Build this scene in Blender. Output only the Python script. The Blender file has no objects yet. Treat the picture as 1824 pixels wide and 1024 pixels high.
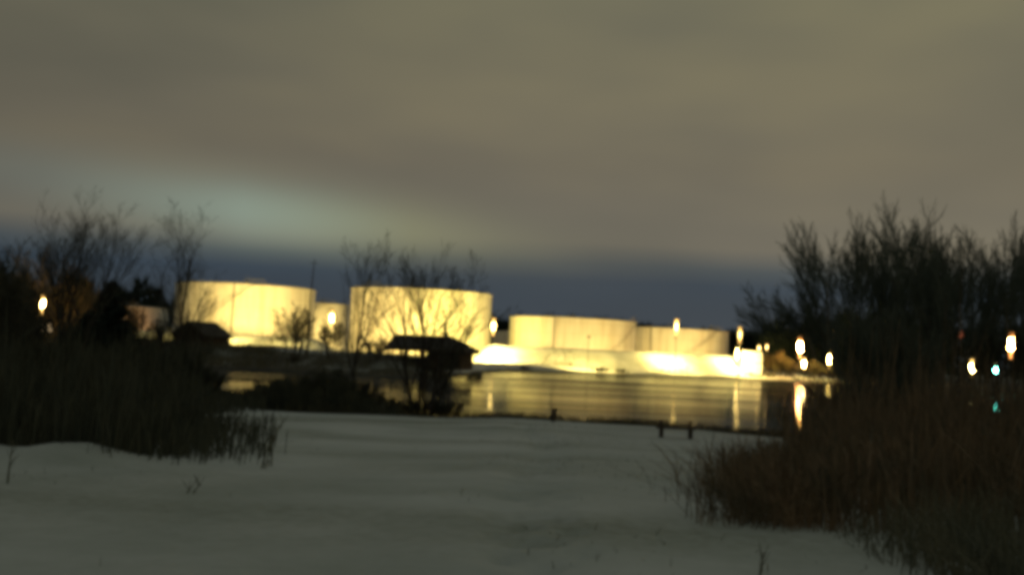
import bpy, math, random
import numpy as np
from mathutils import Vector, Matrix

R = math.radians
scene = bpy.context.scene
COL = scene.collection

# ------------------------------------------------------------------ camera
EYE = 4.0                      # metres above the pond (ground here is 2.3 m above it)
FPX = 1976.0                   # focal length in pixels of a 1824 px wide frame
PITCH = math.atan(108.0 / FPX)
ROLL = R(2.7)
cam_d = bpy.data.cameras.new('camera')
cam_d.sensor_width = 36.0
cam_d.lens = 36.0 * FPX / 1824.0
cam_d.clip_start = 0.1
cam_d.clip_end = 6000.0
cam = bpy.data.objects.new('camera', cam_d)
COL.objects.link(cam)
_f = Vector((0, math.cos(PITCH), math.sin(PITCH)))
_r0 = Vector((1, 0, 0))
_u0 = Vector((0, -math.sin(PITCH), math.cos(PITCH)))
CR = _r0 * math.cos(ROLL) + _u0 * math.sin(ROLL)
CU = _u0 * math.cos(ROLL) - _r0 * math.sin(ROLL)
m3 = Matrix((CR, CU, -_f)).transposed()
cam.matrix_world = Matrix.Translation((0, 0, EYE)) @ m3.to_4x4()
scene.camera = cam


def at(px, py, Y):
    """survey helper: the place seen at a photo pixel, Y metres away"""
    d = _f + CR * ((px - 912.0) / FPX) + CU * ((512.0 - py) / FPX)
    t = Y / d.y
    return Vector((d.x * t, Y, EYE + d.z * t))


# ------------------------------------------------------------------ sky
SUN_EL, SUN_ROT = R(-3.0), R(20.0)
world = bpy.data.worlds.new('World')
scene.world = world
world.use_nodes = True
wn, wl = world.node_tree.nodes, world.node_tree.links
wn.clear()


def N(tree, kind, **kw):
    n = tree.nodes.new(kind)
    for k, v in kw.items():
        if k.startswith('in_'):
            n.inputs[int(k[3:])].default_value = v
        else:
            setattr(n, k, v)
    return n


def MATH(tree, op, a, b=None, clamp=False):
    n = tree.nodes.new('ShaderNodeMath')
    n.operation = op
    n.use_clamp = clamp
    for i, v in enumerate((a, b)):
        if v is None:
            continue
        if isinstance(v, (int, float)):
            n.inputs[i].default_value = v
        else:
            tree.links.new(v, n.inputs[i])
    return n.outputs[0]


def RAMP(tree, fac, stops, interp='LINEAR'):
    n = tree.nodes.new('ShaderNodeValToRGB')
    cr = n.color_ramp
    cr.interpolation = interp
    while len(cr.elements) < len(stops):
        cr.elements.new(0.5)
    for e, (p, c) in zip(cr.elements, stops):
        e.position = p
        e.color = (c[0], c[1], c[2], 1) if not isinstance(c, (int, float)) else (c, c, c, 1)
    tree.links.new(fac, n.inputs[0])
    return n.outputs[0]


def MIX(tree, fac, a, b, blend='MIX'):
    n = tree.nodes.new('ShaderNodeMix')
    n.data_type = 'RGBA'
    n.blend_type = blend
    for sock, v in ((n.inputs[0], fac), (n.inputs[6], a), (n.inputs[7], b)):
        if isinstance(v, (int, float)):
            sock.default_value = v
        elif isinstance(v, (tuple, list)):
            sock.default_value = (v[0], v[1], v[2], 1)
        else:
            tree.links.new(v, sock)
    return n.outputs[2]


def lin(r, g, b):
    f = lambda c: (c / 255 / 12.92) if c / 255 <= 0.04045 else ((c / 255 + 0.055) / 1.055) ** 2.4
    return (f(r), f(g), f(b))


T = world.node_tree
tc = N(T, 'ShaderNodeTexCoord')
sep = N(T, 'ShaderNodeSeparateXYZ')
wl.new(tc.outputs['Generated'], sep.inputs[0])
# slow cloud noise, stretched along the horizon
mp = N(T, 'ShaderNodeMapping')
mp.inputs['Scale'].default_value = (1.0, 1.0, 3.2)
wl.new(tc.outputs['Generated'], mp.inputs[0])
nz = N(T, 'ShaderNodeTexNoise')
nz.inputs['Scale'].default_value = 2.3
nz.inputs['Detail'].default_value = 3.0
nz.inputs['Roughness'].default_value = 0.45
wl.new(mp.outputs[0], nz.inputs['Vector'])
cloud = nz.outputs['Fac']
# elevation bent a little by the clouds
el = MATH(T, 'ADD', sep.outputs['Z'], MATH(T, 'MULTIPLY', MATH(T, 'SUBTRACT', cloud, 0.5), 0.022))
base = RAMP(T, MATH(T, 'MULTIPLY', el, 2.0, True), [
    (0.00, lin(64, 77, 82)), (0.06, lin(53, 69, 80)), (0.122, lin(45, 63, 79)), (0.152, lin(66, 76, 83)), (0.19, lin(105, 101, 91)),
    (0.33, lin(106, 100, 85)), (0.52, lin(106, 102, 84)), (0.72, lin(109, 107, 86)), (1.0, lin(104, 108, 106))])
tint = RAMP(T, cloud, [(0.32, (0.78, 0.81, 0.84)), (0.5, (1.0, 1.0, 1.0)), (0.68, (1.25, 1.21, 1.10))])
sky = MIX(T, 1.0, base, tint, 'MULTIPLY')
# the overcast is lit more strongly by the town off to the right
side = MATH(T, 'MULTIPLY', MATH(T, 'ADD', MATH(T, 'MULTIPLY', sep.outputs['X'], 0.55), 1.0), 1.0)
sky = MIX(T, 1.0, sky, RAMP(T, MATH(T, 'MULTIPLY', side, 0.5), [(0.2, (0.62, 0.64, 0.68)), (0.5, (1, 1, 1)), (0.8, (1.35, 1.30, 1.15))]), 'MULTIPLY')
# a thin place in the cloud with pale glow, above the tanks
g = at(560, 390, 100) - Vector((0, 0, EYE))
g.normalize()
dx = MATH(T, 'DIVIDE', MATH(T, 'SUBTRACT', sep.outputs['X'], g.x), 0.215)
dz0 = MATH(T, 'ADD', MATH(T, 'SUBTRACT', sep.outputs['Z'], g.z), MATH(T, 'MULTIPLY', MATH(T, 'SUBTRACT', sep.outputs['X'], g.x), 0.08))
dz = MATH(T, 'DIVIDE', MATH(T, 'ADD', dz0, MATH(T, 'MULTIPLY', MATH(T, 'SUBTRACT', cloud, 0.5), 0.03)), 0.026)
fwd = MATH(T, 'GREATER_THAN', sep.outputs['Y'], 0.0)
q = MATH(T, 'ADD', MATH(T, 'MULTIPLY', dx, dx), MATH(T, 'MULTIPLY', dz, dz))
ga = MATH(T, 'MULTIPLY', MATH(T, 'EXPONENT', MATH(T, 'MULTIPLY', q, -1.0)), fwd)
gcol = RAMP(T, MATH(T, 'ADD', MATH(T, 'MULTIPLY', dx, 0.25), 0.5), [(0.25, lin(108, 126, 122)), (0.43, lin(142, 160, 146)), (0.60, lin(136, 138, 108)), (0.8, lin(118, 114, 95))])
sky = MIX(T, MATH(T, 'MULTIPLY', ga, 0.72), sky, gcol)
bg = N(T, 'ShaderNodeBackground')
wl.new(sky, bg.inputs['Color'])
bg.inputs['Strength'].default_value = 1.0
# last twilight left in the clear air
nish = N(T, 'ShaderNodeTexSky', sky_type='NISHITA')
nish.sun_disc = False
nish.sun_elevation = SUN_EL
nish.sun_rotation = SUN_ROT
bg2 = N(T, 'ShaderNodeBackground')
wl.new(nish.outputs[0], bg2.inputs['Color'])
bg2.inputs['Strength'].default_value = 0.05
add = N(T, 'ShaderNodeAddShader')
wl.new(bg.outputs[0], add.inputs[0])
wl.new(bg2.outputs[0], add.inputs[1])
wo = N(T, 'ShaderNodeOutputWorld')
wl.new(add.outputs[0], wo.inputs['Surface'])

# ------------------------------------------------------------------ exposure and film
scene.view_settings.view_transform = 'Standard'
scene.view_settings.look = 'None'
scene.view_settings.exposure = 0.0
scene.view_settings.gamma = 1.0
scene.view_settings.use_curve_mapping = False
scene.render.engine = 'CYCLES'
scene.cycles.pixel_filter_type = 'BLACKMAN_HARRIS'
scene.cycles.filter_width = 4.8          # soft lens, old film
scene.cycles.use_denoising = True
scene.cycles.max_bounces = 6
scene.cycles.sample_clamp_indirect = 4.0
scene.cycles.caustics_reflective = False

# ================================================================== helpers
rng = np.random.default_rng(7)
rnd = random.Random(11)


def mesh(name, verts, faces, mat=None, parent=None, smooth=False, loc=None):
    me = bpy.data.meshes.new(name)
    me.from_pydata([tuple(v) for v in verts] if not isinstance(verts, np.ndarray) else verts.tolist(), [], faces)
    me.update()
    if mat:
        me.materials.append(mat)
    if smooth:
        me.polygons.foreach_set('use_smooth', [True] * len(me.polygons))
    o = bpy.data.objects.new(name, me)
    COL.objects.link(o)
    if parent:
        o.parent = parent
    if loc is not None:
        o.location = loc
    return o


def empty(name, loc, rz=0.0):
    o = bpy.data.objects.new(name, None)
    o.empty_display_size = 0.2
    COL.objects.link(o)
    o.location = loc
    o.rotation_euler.z = rz
    return o


def tag(o, label, cat=None, group=None, kind=None):
    o['label'] = label
    if cat:
        o['category'] = cat
    if group:
        o['group'] = group
    if kind:
        o['kind'] = kind
    return o


class MB:
    def __init__(self):
        self.v, self.f = [], []

    def box(self, c, s, rz=0.0):
        cx, cy, cz = c
        hx, hy, hz = s[0] / 2, s[1] / 2, s[2] / 2
        b = len(self.v)
        ca, sa = math.cos(rz), math.sin(rz)
        for dz in (-hz, hz):
            for dx, dy in ((-hx, -hy), (hx, -hy), (hx, hy), (-hx, hy)):
                self.v.append((cx + dx * ca - dy * sa, cy + dx * sa + dy * ca, cz + dz))
        for q in ((0, 3, 2, 1), (4, 5, 6, 7), (0, 1, 5, 4), (1, 2, 6, 5), (2, 3, 7, 6), (3, 0, 4, 7)):
            self.f.append(tuple(b + i for i in q))
        return self

    def tube(self, pts, radii, sides=5, cap=True):
        pts = [Vector(p) for p in pts]
        n = len(pts)
        b = len(self.v)
        prev = None
        for i in range(n):
            d = (pts[min(i + 1, n - 1)] - pts[max(i - 1, 0)])
            if d.length < 1e-9:
                d = Vector((0, 0, 1))
            d.normalize()
            if prev is None:
                a = Vector((1, 0, 0)) if abs(d.x) < 0.8 else Vector((0, 1, 0))
            else:
                a = prev
            x = (a - d * a.dot(d))
            x.normalize()
            prev = x
            y = d.cross(x)
            r = radii[i] if isinstance(radii, (list, tuple)) else radii
            for k in range(sides):
                an = 2 * math.pi * k / sides
                self.v.append(tuple(pts[i] + x * (math.cos(an) * r) + y * (math.sin(an) * r)))
        for i in range(n - 1):
            for k in range(sides):
                k2 = (k + 1) % sides
                self.f.append((b + i * sides + k, b + i * sides + k2, b + (i + 1) * sides + k2, b + (i + 1) * sides + k))
        if cap:
            self.f.append(tuple(b + k for k in reversed(range(sides))))
            self.f.append(tuple(b + (n - 1) * sides + k for k in range(sides)))
        return self

    def poly(self, *pts):
        b = len(self.v)
        self.v.extend(tuple(p) for p in pts)
        self.f.append(tuple(range(b, b + len(pts))))
        return self

    def slab(self, pts, thick):
        """a flat polygon given thickness along its normal"""
        p = [Vector(q) for q in pts]
        nrm = (p[1] - p[0]).cross(p[2] - p[0]).normalized() * thick
        b = len(self.v)
        n = len(p)
        self.v.extend(tuple(q) for q in p)
        self.v.extend(tuple(q - nrm) for q in p)
        self.f.append(tuple(range(b, b + n)))
        self.f.append(tuple(b + n + i for i in reversed(range(n))))
        for i in range(n):
            j = (i + 1) % n
            self.f.append((b + j, b + i, b + n + i, b + n + j))
        return self

    def build(self, name, mat, parent=None, smooth=False, loc=None):
        return mesh(name, self.v, self.f, mat, parent, smooth, loc)


# ------------------------------------------------------------------ materials
def mat_new(name):
    m = bpy.data.materials.new(name)
    m.use_nodes = True
    t = m.node_tree
    bs = t.nodes['Principled BSDF']
    return m, t, bs


def mat_plain(name, c, rough=0.8, var=0.25, scale=3.0, spec=0.3, metal=0.0):
    m, t, bs = mat_new(name)
    co = N(t, 'ShaderNodeTexCoord')
    n = N(t, 'ShaderNodeTexNoise')
    n.inputs['Scale'].default_value = scale
    n.inputs['Detail'].default_value = 4
    t.links.new(co.outputs['Object'], n.inputs['Vector'])
    col = RAMP(t, n.outputs['Fac'], [(0.3, tuple(x * (1 - var) for x in c)), (0.7, tuple(x * (1 + var) for x in c))])
    t.links.new(col, bs.inputs['Base Color'])
    bs.inputs['Roughness'].default_value = rough
    bs.inputs['Specular IOR Level'].default_value = spec
    bs.inputs['Metallic'].default_value = metal
    return m


def mat_glow(name, c, strength):
    m, t, bs = mat_new(name)
    bs.inputs['Base Color'].default_value = (0.6, 0.6, 0.6, 1)
    bs.inputs['Emission Color'].default_value = (c[0], c[1], c[2], 1)
    bs.inputs['Emission Strength'].default_value = strength
    return m


def mat_blade(name, c1, c2):
    """dry reeds and twigs: colour varies from stem to stem by position"""
    m, t, bs = mat_new(name)
    co = N(t, 'ShaderNodeTexCoord')
    n = N(t, 'ShaderNodeTexNoise')
    n.inputs['Scale'].default_value = 1.3
    n.inputs['Detail'].default_value = 5
    n.inputs['Roughness'].default_value = 0.7
    t.links.new(co.outputs['Object'], n.inputs['Vector'])
    t.links.new(RAMP(t, n.outputs['Fac'], [(0.33, c1), (0.66, c2)]), bs.inputs['Base Color'])
    bs.inputs['Roughness'].default_value = 0.85
    bs.inputs['Specular IOR Level'].default_value = 0.15
    return m


M = {}
M['bark'] = mat_plain('bark', (0.055, 0.050, 0.040), 0.9, 0.4, 6.0, 0.1)
M['twig'] = mat_blade('twig', (0.055, 0.058, 0.042), (0.10, 0.095, 0.066))
M['willow'] = mat_blade('willow_twig', (0.075, 0.098, 0.078), (0.130, 0.140, 0.102))
M['reed'] = mat_blade('reed_dark', (0.062, 0.074, 0.054), (0.165, 0.150, 0.092))
M['reed_black'] = mat_blade('reed_blackened', (0.040, 0.050, 0.038), (0.095, 0.092, 0.058))
M['reed_red'] = mat_blade('reed_rusty', (0.062, 0.064, 0.044), (0.225, 0.152, 0.086))
M['grass'] = mat_blade('dry_grass', (0.050, 0.050, 0.024), (0.115, 0.100, 0.045))
M['needle'] = mat_blade('needle', (0.012, 0.020, 0.015), (0.024, 0.036, 0.026))
M['wood_dark'] = mat_plain('weathered_wood', (0.050, 0.038, 0.026), 0.85, 0.35, 4.0, 0.15)
M['roof_dark'] = mat_plain('dark_roofing', (0.045, 0.042, 0.034), 0.9, 0.35, 2.0, 0.15)
M['steel'] = mat_plain('galvanised_steel', (0.22, 0.22, 0.21), 0.5, 0.2, 5.0, 0.4, 0.4)
M['steel_dark'] = mat_plain('dark_steel', (0.06, 0.06, 0.055), 0.6, 0.2, 5.0, 0.4)
M['white_metal'] = mat_plain('white_cladding', (0.74, 0.73, 0.69), 0.5, 0.06, 1.0)
M['brick_dark'] = mat_plain('house_wall', (0.12, 0.09, 0.065), 0.85, 0.2, 2.0, 0.2)

# white tank paint with faint run marks
m, t, bs = mat_new('tank_paint')
co = N(t, 'ShaderNodeTexCoord')
mpn = N(t, 'ShaderNodeMapping')
mpn.inputs['Scale'].default_value = (0.55, 0.55, 0.05)
t.links.new(co.outputs['Object'], mpn.inputs[0])
n1 = N(t, 'ShaderNodeTexNoise')
n1.inputs['Scale'].default_value = 1.0
n1.inputs['Detail'].default_value = 5
n1.inputs['Roughness'].default_value = 0.6
t.links.new(mpn.outputs[0], n1.inputs['Vector'])
n2 = N(t, 'ShaderNodeTexNoise')
n2.inputs['Scale'].default_value = 0.22
n2.inputs['Detail'].default_value = 3
t.links.new(co.outputs['Object'], n2.inputs['Vector'])
c = RAMP(t, n1.outputs['Fac'], [(0.30, (0.55, 0.51, 0.42)), (0.5, (0.70, 0.68, 0.60)), (0.72, (0.75, 0.735, 0.67))])
c = MIX(t, 0.5, c, RAMP(t, n2.outputs['Fac'], [(0.35, (0.80, 0.78, 0.74)), (0.65, (1.0, 1.0, 1.0))]), 'MULTIPLY')
sx = N(t, 'ShaderNodeSeparateXYZ')
t.links.new(co.outputs['Object'], sx.inputs[0])
zf = MATH(t, 'FRACT', MATH(t, 'DIVIDE', sx.outputs['Z'], 2.35))
seam = MATH(t, 'LESS_THAN', zf, 0.05)
row = MATH(t, 'FLOOR', MATH(t, 'DIVIDE', sx.outputs['Z'], 2.35))
an = MATH(t, 'ADD', MATH(t, 'MULTIPLY', MATH(t, 'ARCTAN2', sx.outputs['Y'], sx.outputs['X']), 2.2), MATH(t, 'MULTIPLY', row, 0.41))
seam = MATH(t, 'MAXIMUM', seam, MATH(t, 'LESS_THAN', MATH(t, 'FRACT', an), 0.018))
c = MIX(t, MATH(t, 'MULTIPLY', seam, 0.30), c, (0.33, 0.27, 0.20))
mpv = N(t, 'ShaderNodeMapping')
mpv.inputs['Scale'].default_value = (1.6, 1.6, 0.06)
t.links.new(co.outputs['Object'], mpv.inputs[0])
n3 = N(t, 'ShaderNodeTexNoise')
n3.inputs['Scale'].default_value = 1.0
n3.inputs['Detail'].default_value = 3
t.links.new(mpv.outputs[0], n3.inputs['Vector'])
c = MIX(t, RAMP(t, n3.outputs['Fac'], [(0.60, 0.0), (0.74, 0.42)]), c, (0.38, 0.28, 0.17))
t.links.new(c, bs.inputs['Base Color'])
bs.inputs['Roughness'].default_value = 0.55
bs.inputs['Specular IOR Level'].default_value = 0.3
M['tank'] = m

# snow with winter grass where the cover attribute says so
m, t, bs = mat_new('snow_ground')
co = N(t, 'ShaderNodeTexCoord')
at_n = N(t, 'ShaderNodeAttribute', attribute_name='cover')
nb = N(t, 'ShaderNodeTexNoise')
nb.inputs['Scale'].default_value = 0.35
nb.inputs['Detail'].default_value = 8
nb.inputs['Roughness'].default_value = 0.62
t.links.new(co.outputs['Object'], nb.inputs['Vector'])
nl = N(t, 'ShaderNodeTexNoise')
nl.inputs['Scale'].default_value = 0.11
nl.inputs['Detail'].default_value = 3
mp3 = N(t, 'ShaderNodeMapping')
mp3.inputs['Scale'].default_value = (0.6, 1.6, 1.0)
t.links.new(co.outputs['Object'], mp3.inputs[0])
t.links.new(mp3.outputs[0], nl.inputs['Vector'])
nf = N(t, 'ShaderNodeTexNoise')
nf.inputs['Scale'].default_value = 5.0
nf.inputs['Detail'].default_value = 6
nf.inputs['Roughness'].default_value = 0.7
t.links.new(co.outputs['Object'], nf.inputs['Vector'])
snow = RAMP(t, nb.outputs['Fac'], [(0.30, (0.36, 0.395, 0.345)), (0.7, (0.535, 0.56, 0.505))])
# thin snow with grass showing through in drifts
thin = RAMP(t, nl.outputs['Fac'], [(0.30, 1.0), (0.56, 0.0)])
speck = RAMP(t, nf.outputs['Fac'], [(0.40, 0.0), (0.62, 1.0)])
thin = MATH(t, 'MULTIPLY', thin, MATH(t, 'ADD', MATH(t, 'MULTIPLY', speck, 0.45), 0.40))
snow = MIX(t, thin, snow, (0.17, 0.185, 0.12))
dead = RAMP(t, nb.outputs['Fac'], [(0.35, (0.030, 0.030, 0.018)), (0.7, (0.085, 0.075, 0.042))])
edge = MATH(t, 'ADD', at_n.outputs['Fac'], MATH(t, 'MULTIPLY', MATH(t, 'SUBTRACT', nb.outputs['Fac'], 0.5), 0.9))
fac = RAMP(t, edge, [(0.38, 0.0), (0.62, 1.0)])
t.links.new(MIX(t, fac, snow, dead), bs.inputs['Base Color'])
bs.inputs['Roughness'].default_value = 0.75
bs.inputs['Specular IOR Level'].default_value = 0.25
bp = N(t, 'ShaderNodeBump')
bp.inputs['Strength'].default_value = 0.6
bp.inputs['Distance'].default_value = 0.10
t.links.new(MATH(t, 'ADD', MATH(t, 'MULTIPLY', nb.outputs['Fac'], 1.4), MATH(t, 'MULTIPLY', nf.outputs['Fac'], 0.35)), bp.inputs['Height'])
t.links.new(bp.outputs[0], bs.inputs['Normal'])
M['ground'] = m

# open water, breeze-ruffled in bands
m, t, bs = mat_new('pond_water')
co = N(t, 'ShaderNodeTexCoord')
mpw = N(t, 'ShaderNodeMapping')
mpw.inputs['Scale'].default_value = (0.010, 0.055, 1.0)
mpw.inputs['Rotation'].default_value = (0, 0, R(-3))
t.links.new(co.outputs['Object'], mpw.inputs[0])
nw = N(t, 'ShaderNodeTexNoise')
nw.inputs['Scale'].default_value = 1.0
nw.inputs['Detail'].default_value = 2
nw.inputs['Roughness'].default_value = 0.6
t.links.new(mpw.outputs[0], nw.inputs['Vector'])
rg = RAMP(t, nw.outputs['Fac'], [(0.34, 0.06), (0.50, 0.11), (0.68, 0.20)])
t.links.new(rg, bs.inputs['Roughness'])
bs.inputs['Base Color'].default_value = (0.012, 0.014, 0.011, 1)
bs.inputs['IOR'].default_value = 1.33
bs.inputs['Specular IOR Level'].default_value = 0.12
mpr = N(t, 'ShaderNodeMapping')
mpr.inputs['Scale'].default_value = (0.5, 1.6, 1.0)
t.links.new(co.outputs['Object'], mpr.inputs[0])
nr = N(t, 'ShaderNodeTexNoise')
nr.inputs['Scale'].default_value = 1.0
nr.inputs['Detail'].default_value = 3
t.links.new(mpr.outputs[0], nr.inputs['Vector'])
bw = N(t, 'ShaderNodeBump')
bw.inputs['Strength'].default_value = 0.07
bw.inputs['Distance'].default_value = 0.06
t.links.new(nr.outputs['Fac'], bw.inputs['Height'])
t.links.new(bw.outputs[0], bs.inputs['Normal'])
ice = N(t, 'ShaderNodeBsdfDiffuse')
ice.inputs['Color'].default_value = (0.055, 0.055, 0.048, 1)
mxs = N(t, 'ShaderNodeMixShader')
mpi = N(t, 'ShaderNodeMapping')
mpi.inputs['Scale'].default_value = (0.016, 0.075, 1.0)
mpi.inputs['Location'].default_value = (3.1, 1.7, 0)
t.links.new(co.outputs['Object'], mpi.inputs[0])
ni = N(t, 'ShaderNodeTexNoise')
ni.inputs['Scale'].default_value = 1.0
ni.inputs['Detail'].default_value = 2
ni.inputs['Roughness'].default_value = 0.6
t.links.new(mpi.outputs[0], ni.inputs['Vector'])
t.links.new(RAMP(t, ni.outputs['Fac'], [(0.36, 0.48), (0.52, 0.66), (0.66, 0.80)]), mxs.inputs[0])
t.links.new(bs.outputs[0], mxs.inputs[1])
t.links.new(ice.outputs[0], mxs.inputs[2])
t.links.new(mxs.outputs[0], t.nodes['Material Output'].inputs['Surface'])
M['water'] = m

# ================================================================== the ground
XN = [-400, -90, -60, -45, -30, -20, -15, -12, 0, 10, 20, 25, 40, 60, 90, 120, 400]
YN = [150, 150, 116, 100, 88, 80, 65, 60, 63, 61, 57, 55, 58, 70, 112, 170, 170]
XF = [-400, -90, -60, -45, -30, -20, -12, -8, -4, 0, 5, 20, 40, 55, 70, 90, 120, 400]
YF = [145, 145, 118, 141, 138, 134, 131, 136, 172, 195, 203, 211, 221, 231, 239, 234, 168, 165]


def shore_near(x):
    return np.interp(x, XN, YN) + 0.7 * np.sin(x * 0.31) + 0.4 * np.sin(x * 0.83 + 1)


def shore_far(x):
    return np.interp(x, XF, YF) + 0.9 * np.sin(x * 0.21 + 2) + 0.5 * np.sin(x * 0.63)


def sst(a, b, x):
    t = np.clip((x - a) / (b - a), 0, 1)
    return t * t * (3 - 2 * t)


_ph = rng.uniform(0, 6.28, (24, 2))
_kd = rng.uniform(0, 6.28, 24)


def wob(x, y, k0, amp):
    s = 0
    for i in range(8):
        k = k0 * (1.0 + 0.35 * i)
        s = s + np.sin(x * k * math.cos(_kd[i]) + y * k * math.sin(_kd[i]) + _ph[i, 0]) / (1 + 0.5 * i)
    return s * amp / 3.0


_fp = []
_y = 7.5
_k = 0
while _y < 46:
    _xc = 0.15 + 0.9 * float(sst(12, 30, np.array(_y))) - 0.5 * float(sst(28, 48, np.array(_y)))
    for _o in ((0.0, 1), (0.55, -1)):
        if rnd.random() < 0.85:
            _fp.append((_xc + _o[0] * 0.8 + 0.13 * (1 if _k % 2 else -1) * _o[1] + rnd.uniform(-0.06, 0.06), _y + rnd.uniform(-0.1, 0.1), rnd.uniform(0.07, 0.14)))
    _y += 0.62
    _k += 1


DIKE = [(-80, -39.0, 4.1), (-5.0, 55.0, 4.5)]


def dike_y(x):
    return np.maximum(230.0, shore_far(x) + 17.5)


def height(x, y):
    x = np.asarray(x, float)
    y = np.asarray(y, float)
    yn, yf = shore_near(x), shore_far(x)
    s1 = yn - y                     # >0 on this side
    s2 = y - yf                     # >0 on the far side
    ins = np.minimum(-s1, -s2)
    z_in = -0.7 * sst(0, 5, ins)
    # near land: climbs gently to the viewer
    zn = 0.10 * sst(0, 1.2, s1) + 2.16 * np.clip(s1 / 54.0, 0, 1.05) ** 0.95 + wob(x, y, 0.22, 0.10) * sst(2, 12, s1) + wob(x, y, 0.9, 0.030) * sst(2, 8, s1)
    zn = zn + 0.34 * np.exp(-((x + 7.2) / 0.9) ** 2 - ((y - 18.6) / 1.3) ** 2) + 0.28 * np.exp(-((x + 9.3) / 1.2) ** 2 - ((y - 19.0) / 1.5) ** 2)
    # trodden path down the middle
    pth = 0.15 + 0.9 * sst(12, 30, y) - 0.5 * sst(28, 48, y)
    zn = zn - 0.09 * np.exp(-((x - pth) / 0.40) ** 2) * sst(50, 40, y) * (0.75 + 0.25 * np.sin(y * 6.0)) + wob(x, y, 2.2, 0.018) * sst(45, 25, y)
    for (fx, fy, fd) in _fp:
        zn = zn - fd * np.exp(-((x - fx) / 0.13) ** 2 - ((y - fy) / 0.19) ** 2)
    # far land
    left = sst(-5, -14, x)
    zl = 0.15 * sst(0, 1, s2) + np.interp(x, [-42, -30, -10], [2.3, 1.75, 1.95]) * sst(0.5, 9, s2) + wob(x, y, 0.18, 0.25) * sst(1, 8, s2)
    zr = 0.12 * sst(0, 1, s2) + 0.9 * sst(1, 14, s2) + wob(x, y, 0.2, 0.12) * sst(1, 8, s2)
    zf = zl * left + zr * (1 - left)
    zf = zf * (1 - sst(200, 216, y) * left * 0.4)
    yd = dike_y(x)
    for (x0, x1, zc) in DIKE:
        endf = sst(x0 - 6, x0 + 2, x) * sst(x1 + 7, x1 - 2, x)
        prof = np.clip((11.0 - np.abs(y - yd)) / 8.5, 0, 1)
        prof = prof * prof * (3 - 2 * prof) * 0.5 + prof * 0.5
        zd = (zc + wob(x, y, 0.35, 0.12) + wob(x, y, 1.1, 0.12)) * prof * endf
        zf = np.maximum(zf, zd)
    zf = zf + sst(400, 1200, y) * 6.0
    z = np.where(ins > 0, z_in, np.where(s1 > 0, zn, zf))
    return z


def gz(x, y):
    return float(height(np.array([x]), np.array([y]))[0])


xs = np.concatenate([np.linspace(-1400, -260, 14), np.linspace(-240, -105, 16), np.arange(-100, -32, 2.0), np.arange(-32, -1.0, 0.5), np.arange(-1.0, 2.6, 0.11), np.arange(2.6, 32, 0.5),
                     np.arange(32, 120, 1.5), np.linspace(125, 260, 16), np.linspace(290, 1400, 14)])
ys = np.concatenate([np.linspace(-60, 2, 8), np.arange(4, 30, 0.17), np.arange(30, 40, 0.4), np.arange(40, 70, 0.6), np.arange(70, 126, 2.0), np.arange(126, 146, 1.0), np.arange(146, 196, 2.0),
                     np.arange(196, 262, 1.0), np.arange(264, 300, 4.0), np.linspace(320, 700, 14), np.linspace(800, 3000, 10)])
GX, GY = np.meshgrid(xs, ys)
GZ = height(GX, GY)
nx, ny = len(xs), len(ys)
gv = np.stack([GX.ravel(), GY.ravel(), GZ.ravel()], 1)
ii = np.arange(nx - 1)[None, :] + np.arange(ny - 1)[:, None] * nx
gf = np.stack([ii, ii + 1, ii + nx + 1, ii + nx], -1).reshape(-1, 4).tolist()
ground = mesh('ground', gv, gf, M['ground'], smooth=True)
# ground cover: 1 = bare winter grass, 0 = snow
s1 = shore_near(gv[:, 0]) - gv[:, 1]
s2 = gv[:, 1] - shore_far(gv[:, 0])
cov = np.zeros(len(gv))
cov = np.maximum(cov, np.where(s1 > -3, 0.92 * (1 - sst(1.0, 6.0 + 7.0 * sst(2, 16, gv[:, 0]), s1)), 0))
cov = np.maximum(cov, np.where(s2 > -3, 0.9 * (1 - sst(1.0, 3.2 + 5.0 * np.exp(-((gv[:, 0] + 3) / 8.0) ** 2), s2)), 0))
cov = np.maximum(cov, np.where(s2 > -1, 0.62, 0) * sst(-8, -12, gv[:, 0]) * (1 - sst(150, 165, gv[:, 1])))
wl_ = sst(-30, -44, gv[:, 0])
cov = np.maximum(cov, np.where(s2 > -1, 1.0, 0) * wl_ * (1 - sst(205, 220, gv[:, 1]) * sst(-95, -80, gv[:, 0])))
cov = np.maximum(cov, np.where(s2 > -1, 1.0, 0) * sst(70, 80, gv[:, 0]))
cov = np.maximum(cov, np.where((s1 > -3), 1.0, 0) * sst(13.0, 17.0, gv[:, 0] - 0.26 * gv[:, 1] + 7.5))
cov = np.maximum(cov, np.where((s1 > -3), 0.9, 0) * sst(0.5, 3.0, -gv[:, 0] - 0.40 * gv[:, 1] + 2.4) * sst(20, 24, gv[:, 1]))
cov = np.maximum(cov, np.where((s1 > -3), 1.0, 0) * sst(30, 36, gv[:, 1]) * sst(-13, -17, gv[:, 0]))
cov = np.maximum(cov, sst(300, 340, gv[:, 1]))
cov = np.maximum(cov, 0.30 * np.exp(-((gv[:, 0] - (0.15 + 0.9 * sst(12, 30, gv[:, 1]) - 0.5 * sst(28, 48, gv[:, 1]))) / 0.5) ** 2) * sst(48, 30, gv[:, 1]) * (s1 > 0))
cov = np.maximum(cov, 0.30 * sst(13, 9, gv[:, 1]) * sst(1.5, -2.5, gv[:, 0]))  # grass patches, also standing in for lens darkening toward the near corner
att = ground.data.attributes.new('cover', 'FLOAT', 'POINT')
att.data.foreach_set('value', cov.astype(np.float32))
tag(ground, 'snow covered ground sloping to the pond with bare grassy edges', kind='structure')

wb = MB()
wb.poly((-130, 40, 0), (150, 40, 0), (150, 262, 0), (-130, 262, 0))
pond = wb.build('pond', M['water'])
tag(pond, 'dark pond reflecting the floodlit tanks', kind='structure')


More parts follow.
